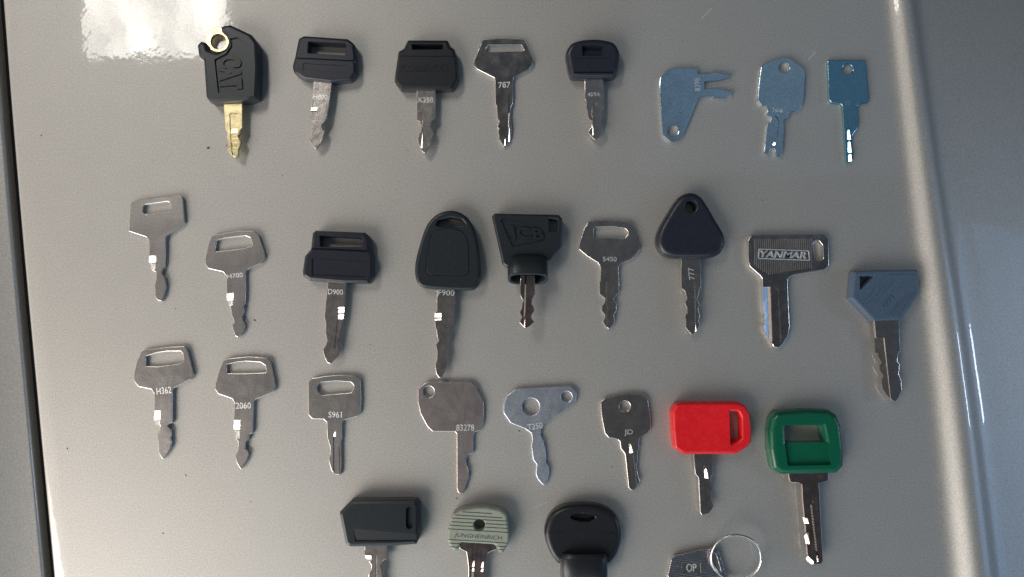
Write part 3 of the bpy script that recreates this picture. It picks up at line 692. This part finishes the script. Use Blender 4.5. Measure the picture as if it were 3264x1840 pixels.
# 20
k = Key('key', 'nickel key with a boxy rounded bow and fluted blade, third of the third row', 'key', 960, 1170, 3.926, 430, 600, GM)
k.slab('key', [(88, 190, 50), (130, 142, 40), (300, 112), (500, 97), (680, 112, 20), (745, 150, 40), (752, 400), (745, 580, 40), (700, 620, 20), (540, 665, 20), (512, 700, 10), (512, 910, 8), (500, 922), (505, 1200), (495, 1352, 10), (430, 1347, 10), (380, 1300), (350, 1200), (345, 1130), (370, 1090), (360, 1000), (325, 880), (320, 690, 20), (280, 657, 20), (140, 652, 30), (90, 600, 30), (88, 350)],
     Z0, T, 'silver', .28 * MM, 2, holes=[[(195, 252, 30), (240, 197, 40), (430, 177), (620, 192, 40), (660, 232, 30), (640, 312, 30), (580, 327), (480, 332), (260, 352, 40), (205, 302, 30)]], cuts=[([(395, 810, 10), (435, 810, 10), (432, 870), (398, 870)], .06 * MM, WT), ([(398, 876), (432, 876), (430, 1360), (402, 1360)], .45 * MM), ([(470, 1000), (500, 960), (530, 960), (530, 1370), (480, 1370)], .3 * MM)], split=((250, 690), (650, 690)))
k.text('S961', 425, 597, 165, 75, -1, T, off=0.01)
# 21
k = Key('key', 'brownish metal key with a big plain lopsided bow and offset blade', 'key', 1310, 1190, 3.63, 480, 600, GM)
k.slab('key', [(180, 97, 80), (82, 180, 60), (78, 330, 40), (110, 470, 20), (190, 620, 30), (250, 675, 30), (510, 677, 15), (528, 700, 6), (530, 1330, 10), (545, 1382, 20), (580, 1397, 20), (612, 1382, 20), (640, 1290), (668, 1210), (668, 1120), (640, 1050), (633, 1000), (668, 940, 10), (720, 930, 4), (720, 740), (735, 682, 10), (800, 662, 20), (835, 590, 20), (845, 400), (838, 330, 30), (755, 150, 20), (690, 94, 30)],
     Z0, T, 'warm', .28 * MM, 2, holes=[circ(203, 216, 66)], split=((450, 690), (800, 690)))
k.text('83278', 628, 630, 205, 72, 0, T, off=0.005)
# 22
k = Key('key', 'flat teardrop-shaped plate key with two round holes and an arrow blade', 'key', 1590, 1210, 4.033, 480, 600, GM)
k.slab('key', [(200, 130, 60), (260, 118, 20), (920, 80, 60), (1010, 170, 70), (985, 290, 60), (880, 375), (720, 475), (590, 570, 20), (540, 640, 15), (535, 720), (572, 790), (597, 900), (608, 1010), (602, 1070), (638, 1120), (648, 1190), (630, 1290), (590, 1360, 6), (560, 1350), (500, 1280), (475, 1220), (480, 1130), (485, 1090), (440, 1030), (415, 850), (430, 770), (415, 690), (330, 630, 20), (150, 560, 60), (60, 430, 60), (60, 330, 60), (100, 210, 50)],
     Z0, T, 'pale', .28 * MM, 2, holes=[circ(410, 352, 112, 32), circ(870, 223, 70)], split=((350, 700), (650, 660)))
k.text('T250', 465, 602, 195, 78, 9, T, off=0.01)
# 23
k = Key('key', 'dark nickel key with a square bow, small round hole and two stamped letters', 'key', 1890, 1230, 4.032, 450, 600, GM)
k.slab('key', [(98, 200, 30), (150, 162, 30), (350, 117), (500, 102), (640, 112, 50), (708, 180, 30), (740, 420), (742, 560, 30), (700, 610, 20), (600, 665, 20), (590, 750), (595, 810), (575, 840), (578, 960), (560, 1030), (575, 1130), (608, 1225, 8), (570, 1280), (560, 1320), (500, 1350, 20), (455, 1310, 20), (440, 1150), (410, 880), (390, 850), (355, 810), (345, 720), (320, 692, 15), (200, 667, 30), (150, 610, 30), (115, 430), (98, 270)],
     Z0, T, 'nickel', .28 * MM, 2, holes=[circ(410, 265, 70)], cuts=[([(452, 760), (462, 708), (492, 770), (515, 860), (465, 870)], .05 * MM, WT), ([(466, 878), (518, 868), (545, 1050), (566, 1300), (500, 1335), (462, 1290), (440, 900)], .4 * MM)], split=((250, 715), (650, 715)))
k.text('JD', 458, 603, 112, 82, 0, T)
# 24 red
k = Key('key', 'key with a bright red plastic head and a slanted finger slot', 'key', 2110, 1260, 3.542, 500, 600)
k.flare = .9 * MM
fob = k.slab('head', [(105, 180, 60), (150, 92, 50), (240, 80, 20), (860, 76, 40), (935, 112, 30), (990, 205, 60), (1010, 400, 20), (1003, 530, 30), (960, 580, 40), (870, 640, 30), (820, 662, 20), (240, 665, 60), (135, 595, 60), (115, 400)],
     Z0, 7 * MM, 'red', 1.5 * MM, 4, holes=[[(765, 182, 8), (870, 187, 40), (900, 262, 30), (905, 480, 20), (860, 520, 20), (790, 555, 10), (778, 540, 6)]])
k.slab('blade', [(357, 630), (565, 630), (575, 900), (555, 905), (550, 1000), (565, 1060), (545, 1110), (555, 1190), (583, 1250, 6), (560, 1300), (530, 1330), (450, 1360, 15), (430, 1320, 15), (410, 930), (375, 890), (365, 800)],
     2.5 * MM, 4.5 * MM, 'nickel', cuts=[([(478, 785), (515, 850), (524, 940), (480, 940), (458, 830)], .05 * MM, WT), ([(484, 948), (526, 948), (590, 1000), (590, 1290), (495, 1290)], .4 * MM)])
# 25 green
k = Key('key', 'long steel key with a thick green plastic frame head, lower right', 'key', 2420, 1280, 2.64, 420, 700)
k.flare = 1.5 * MM
fob = k.slab('head', [(90, 130, 60), (130, 85, 50), (380, 62, 40), (580, 68, 50), (640, 110, 50), (680, 200, 30), (700, 400, 30), (700, 540, 50), (640, 600, 40), (400, 605), (170, 610, 60), (100, 560, 40), (72, 400, 30), (68, 250, 30)],
     Z0, 7.6 * MM, 'green', 2.8 * MM, 5, holes=[[(222, 205, 15), (535, 203, 15), (566, 345, 8), (228, 352, 8)]], cuts=[([(216, 352), (590, 345), (606, 535, 8), (240, 542, 8)], 1.6 * MM)])
k.slab('blade', [(248, 580), (585, 580), (580, 665, 15), (500, 687, 10), (510, 800), (520, 1040), (538, 1340, 15), (520, 1365), (430, 1370, 10), (408, 1340), (385, 1050), (365, 830), (358, 700, 10), (330, 687), (262, 680, 6), (248, 640)],
     3.2 * MM, 5.4 * MM, 'rust', cuts=[([(375, 980), (410, 982), (418, 1030), (375, 1030)], .03 * MM, WT), ([(380, 1105), (414, 1105), (426, 1200), (380, 1200)], .03 * MM, WT), ([(405, 1290), (462, 1352), (450, 1375), (400, 1340)], .03 * MM, WT), ([(428, 870), (444, 870), (500, 1345), (486, 1350)], .04 * MM, WT), ([(425, 830), (452, 830), (455, 860), (428, 862)], .3 * MM)])
k.bars('bit_step', [(432 + (y - 900) * .118, y, 452 + (y - 900) * .118, y, 5) for y in range(905, 1340, 24)], 5.3 * MM, .15 * MM, 'rust', stuff=True)

# ================================================================== last row, cut by the picture edge
# 26
k = Key('key', 'charcoal plastic head key with a pointed left end in the bottom row', 'key', 1060, 1560, 5.187, 750, 900, GB)
fob = k.slab('head', [(315, 175, 10), (1380, 168, 40), (1438, 250, 40), (1438, 800, 30), (1390, 902, 30), (1000, 935), (280, 945, 30), (215, 890, 30), (118, 410, 15), (122, 370, 15)], Z0, 8 * MM, 'slate', 1.5 * MM, 1,
     cuts=[([(1212, 330, 50), (1265, 268, 60), (1322, 330, 50), (1322, 620, 40), (1265, 680, 60), (1212, 620, 40)], 1.6 * MM), ([(345, 650), (1390, 745), (1390, 862), (370, 862)], .02 * MM, dict(slope=(0, .10)))])
k.slab('blade', [(530, 900), (915, 900), (912, 1120), (900, 1160), (850, 1170), (790, 1270), (820, 1370), (830, 1452), (800, 1560), (840, 1660), (800, 1800), (720, 1900, 20), (640, 1820), (600, 1640), (630, 1540), (595, 1452), (600, 1380), (640, 1320), (640, 1250), (605, 1200), (640, 1160), (555, 1150), (530, 1090)],
     2.5 * MM, 4.5 * MM, 'nickel', cuts=[([(705, 1100, 10), (737, 1100, 10), (748, 1850), (712, 1850)], .1 * MM, WT), ([(520, 1090), (640, 1090), (640, 1152), (520, 1160)], .05 * MM, WT), ([(520, 1000), (664, 1000), (664, 1084), (520, 1084)], .3 * MM)])
# 27
k = Key('key', 'grey-green ribbed plastic head key with a round hole, at the bottom edge', 'key', 1400, 1590, 5.808, 720, 900)
gl = [(430, 243, 980, 275), (300, 300, 1170, 355), (240, 358, 1270, 415), (225, 425, 1290, 487), (190, 490, 1290, 552), (170, 557, 1310, 627), (150, 752, 1310, 825), (160, 820, 385, 835), (1060, 880, 1290, 887), (200, 890, 355, 900), (1080, 942, 1240, 950)]
fob = k.slab('head', [(265, 262, 60), (420, 188, 60), (700, 140, 60), (900, 142, 60), (1140, 190, 60), (1245, 270, 60), (1275, 380, 30), (1305, 650, 30), (1300, 800, 30), (1230, 910, 40), (1185, 1000, 30), (1105, 990, 20), (1072, 925, 20), (1060, 880, 20), (1000, 840, 40), (405, 802, 40), (370, 880), (352, 935, 20), (285, 970, 30), (200, 890, 40), (140, 700, 60), (160, 570, 30), (215, 350, 40)],
     Z0, 7.5 * MM, 'sage', 1.1 * MM, 2, holes=[circ(745, 490, 108, 28)], cuts=[([(x0, y0 - 8), (x1, y1 - 8), (x1, y1 + 8), (x0, y0 + 8)], .7 * MM) for x0, y0, x1, y1 in gl])
k.text('JUNGHEINRICH', 722, 708, 880, 92, -4, 7.5 * MM, 'black', 'moulded_lettering', fob, ext=0.00002, shear=.18)
k.slab('blade', [(372, 700), (1068, 700), (1065, 938, 20), (960, 975, 20), (890, 1020, 40), (850, 1200), (830, 1300), (835, 1700), (760, 1850, 30), (600, 1850, 30), (535, 1700), (540, 1300), (520, 1100), (500, 985, 20), (378, 925, 15)],
     2.6 * MM, 4.8 * MM, 'rust', cuts=[([(605, 900), (655, 900), (650, 1140), (600, 1140)], .4 * MM), ([(605, 1150), (652, 1150), (648, 1260), (600, 1260)], .05 * MM, WT), ([(600, 1275), (646, 1275), (644, 1345), (598, 1345)], .05 * MM, WT), ([(598, 1362), (644, 1362), (640, 1700), (592, 1700)], .05 * MM, WT),
     ([(770, 920), (815, 930), (820, 1155), (768, 1155)], .4 * MM), ([(768, 1165), (822, 1165), (820, 1275), (764, 1275)], .05 * MM, WT), ([(764, 1290), (816, 1290), (812, 1355), (760, 1355)], .05 * MM, WT), ([(760, 1370), (812, 1370), (805, 1700), (752, 1700)], .05 * MM, WT)], label='worn reddish brown blade with two grooves')
# 28
k = Key('key', 'chunky round black rubber head key with a lens-shaped slot, at the bottom edge', 'key', 1710, 1580, 5.583, 840, 900, GB)
fob = k.slab('head', spline([(135, 650), (160, 500), (215, 370), (320, 255), (500, 170), (700, 138), (900, 133), (1100, 155), (1290, 230), (1410, 345), (1475, 480), (1500, 640), (1495, 800), (1445, 980), (1370, 1110), (1250, 1215), (1000, 1260), (700, 1260), (430, 1215), (300, 1110), (210, 960), (155, 800)]),
     Z0, 6.4 * MM, 'black', 2.4 * MM, 5, holes=[[(585, 378, 30), (700, 330, 30), (840, 320, 30), (1042, 372, 40), (1042, 410, 20), (950, 460, 30), (800, 458, 30), (660, 430, 30)]])
k.bars('seam', [(200, 655, 520, 660, 6), (1120, 662, 1400, 662, 6)], 6.4 * MM, .1 * MM, 'black', fob, stuff=False)
oval_tube(k, 'collar', 838, 1010, 1440, 810, 10.5 * MM, 1.2 * MM, 5.4 * MM, .6 * MM, 'black')
k.slab('blade', [(660, 1380), (1020, 1380), (1020, 1700), (980, 1800), (1010, 1900), (960, 2050), (840, 2150, 30), (720, 2060), (680, 1900), (700, 1800), (660, 1700)], 4.5 * MM, 6.5 * MM, 'nickel')
# 29
k = Key('key', 'knurled metal key bow with a split ring through its slot, cut by the bottom edge', 'key', 2100, 1640, 7.156, 800, 1300)
tag = k.slab('bow', [(360, 940, 60), (1250, 737, 30), (1345, 785, 40), (1545, 1400, 40), (1500, 1850, 60), (1000, 1950, 60), (300, 1850, 60), (200, 1380, 30), (290, 1000, 60)], Z0, 2.4 * MM, 'knurl', .2 * MM, 2,
     holes=[[(1235, 895, 30), (1300, 890, 30), (1420, 1310, 40), (1410, 1400, 30), (1310, 1395, 30), (1225, 1100, 20)]], cuts=[([(520, 1098, 12), (950, 1100, 12), (957, 1332, 12), (530, 1328, 12)], .3 * MM)])
k.slab('plate', [(524, 1102, 12), (946, 1104, 12), (953, 1328, 12), (534, 1324, 12)], 1.9 * MM, 2.15 * MM, 'nickel', .05 * MM, 1, parent=tag)
k.text('OP', 745, 1215, 225, 178, 0, 2.15 * MM, 'stamp', 'raised_letters', tag, ext=.0002)
k.slab('blade', [(800, 1900), (1100, 1940), (1080, 2700), (1000, 2850, 40), (860, 2700)], Z0 + .2 * MM, 2.2 * MM, 'nickel')
# split ring
k = Key('key_ring', 'thin steel split ring threaded through the knurled key bow', 'ring', 2100, 1640, 7.156, 1765, 975)
zc = 5.0 * MM
c = k.P(1765, 985, zc); rad = 540 / 7.156 * PX * (CAM.z - zc) / CAM.z
tilt = Matrix.Rotation(R(14), 3, 'X') @ Matrix.Rotation(R(-6), 3, 'Y')
bm = bmesh.new(); rr = .5 * MM; N = 150; turns = 1.9; prev = None
for i in range(N + 1):
    t = 2 * math.pi * turns * i / N + .6
    zz = (i / N - .5) * .95 * MM
    rd = rad + (.15 * MM if i / N > .5 else 0)
    ctr = Vector((rd * math.cos(t), rd * math.sin(t), zz)); er = Vector((math.cos(t), math.sin(t), 0))
    ring = [bm.verts.new(c + tilt @ (ctr + er * rr * math.cos(a_) + Vector((0, 0, 1)) * rr * .9 * math.sin(a_))) for a_ in [2 * math.pi * j / 8 for j in range(8)]]
    if prev:
        for j in range(8): bm.faces.new((prev[j], prev[(j + 1) % 8], ring[(j + 1) % 8], ring[j]))
    else: bm.faces.new(ring)
    prev = ring
bm.faces.new(prev)
k.link('wire', finish(bm, False, 60), 'nickel')
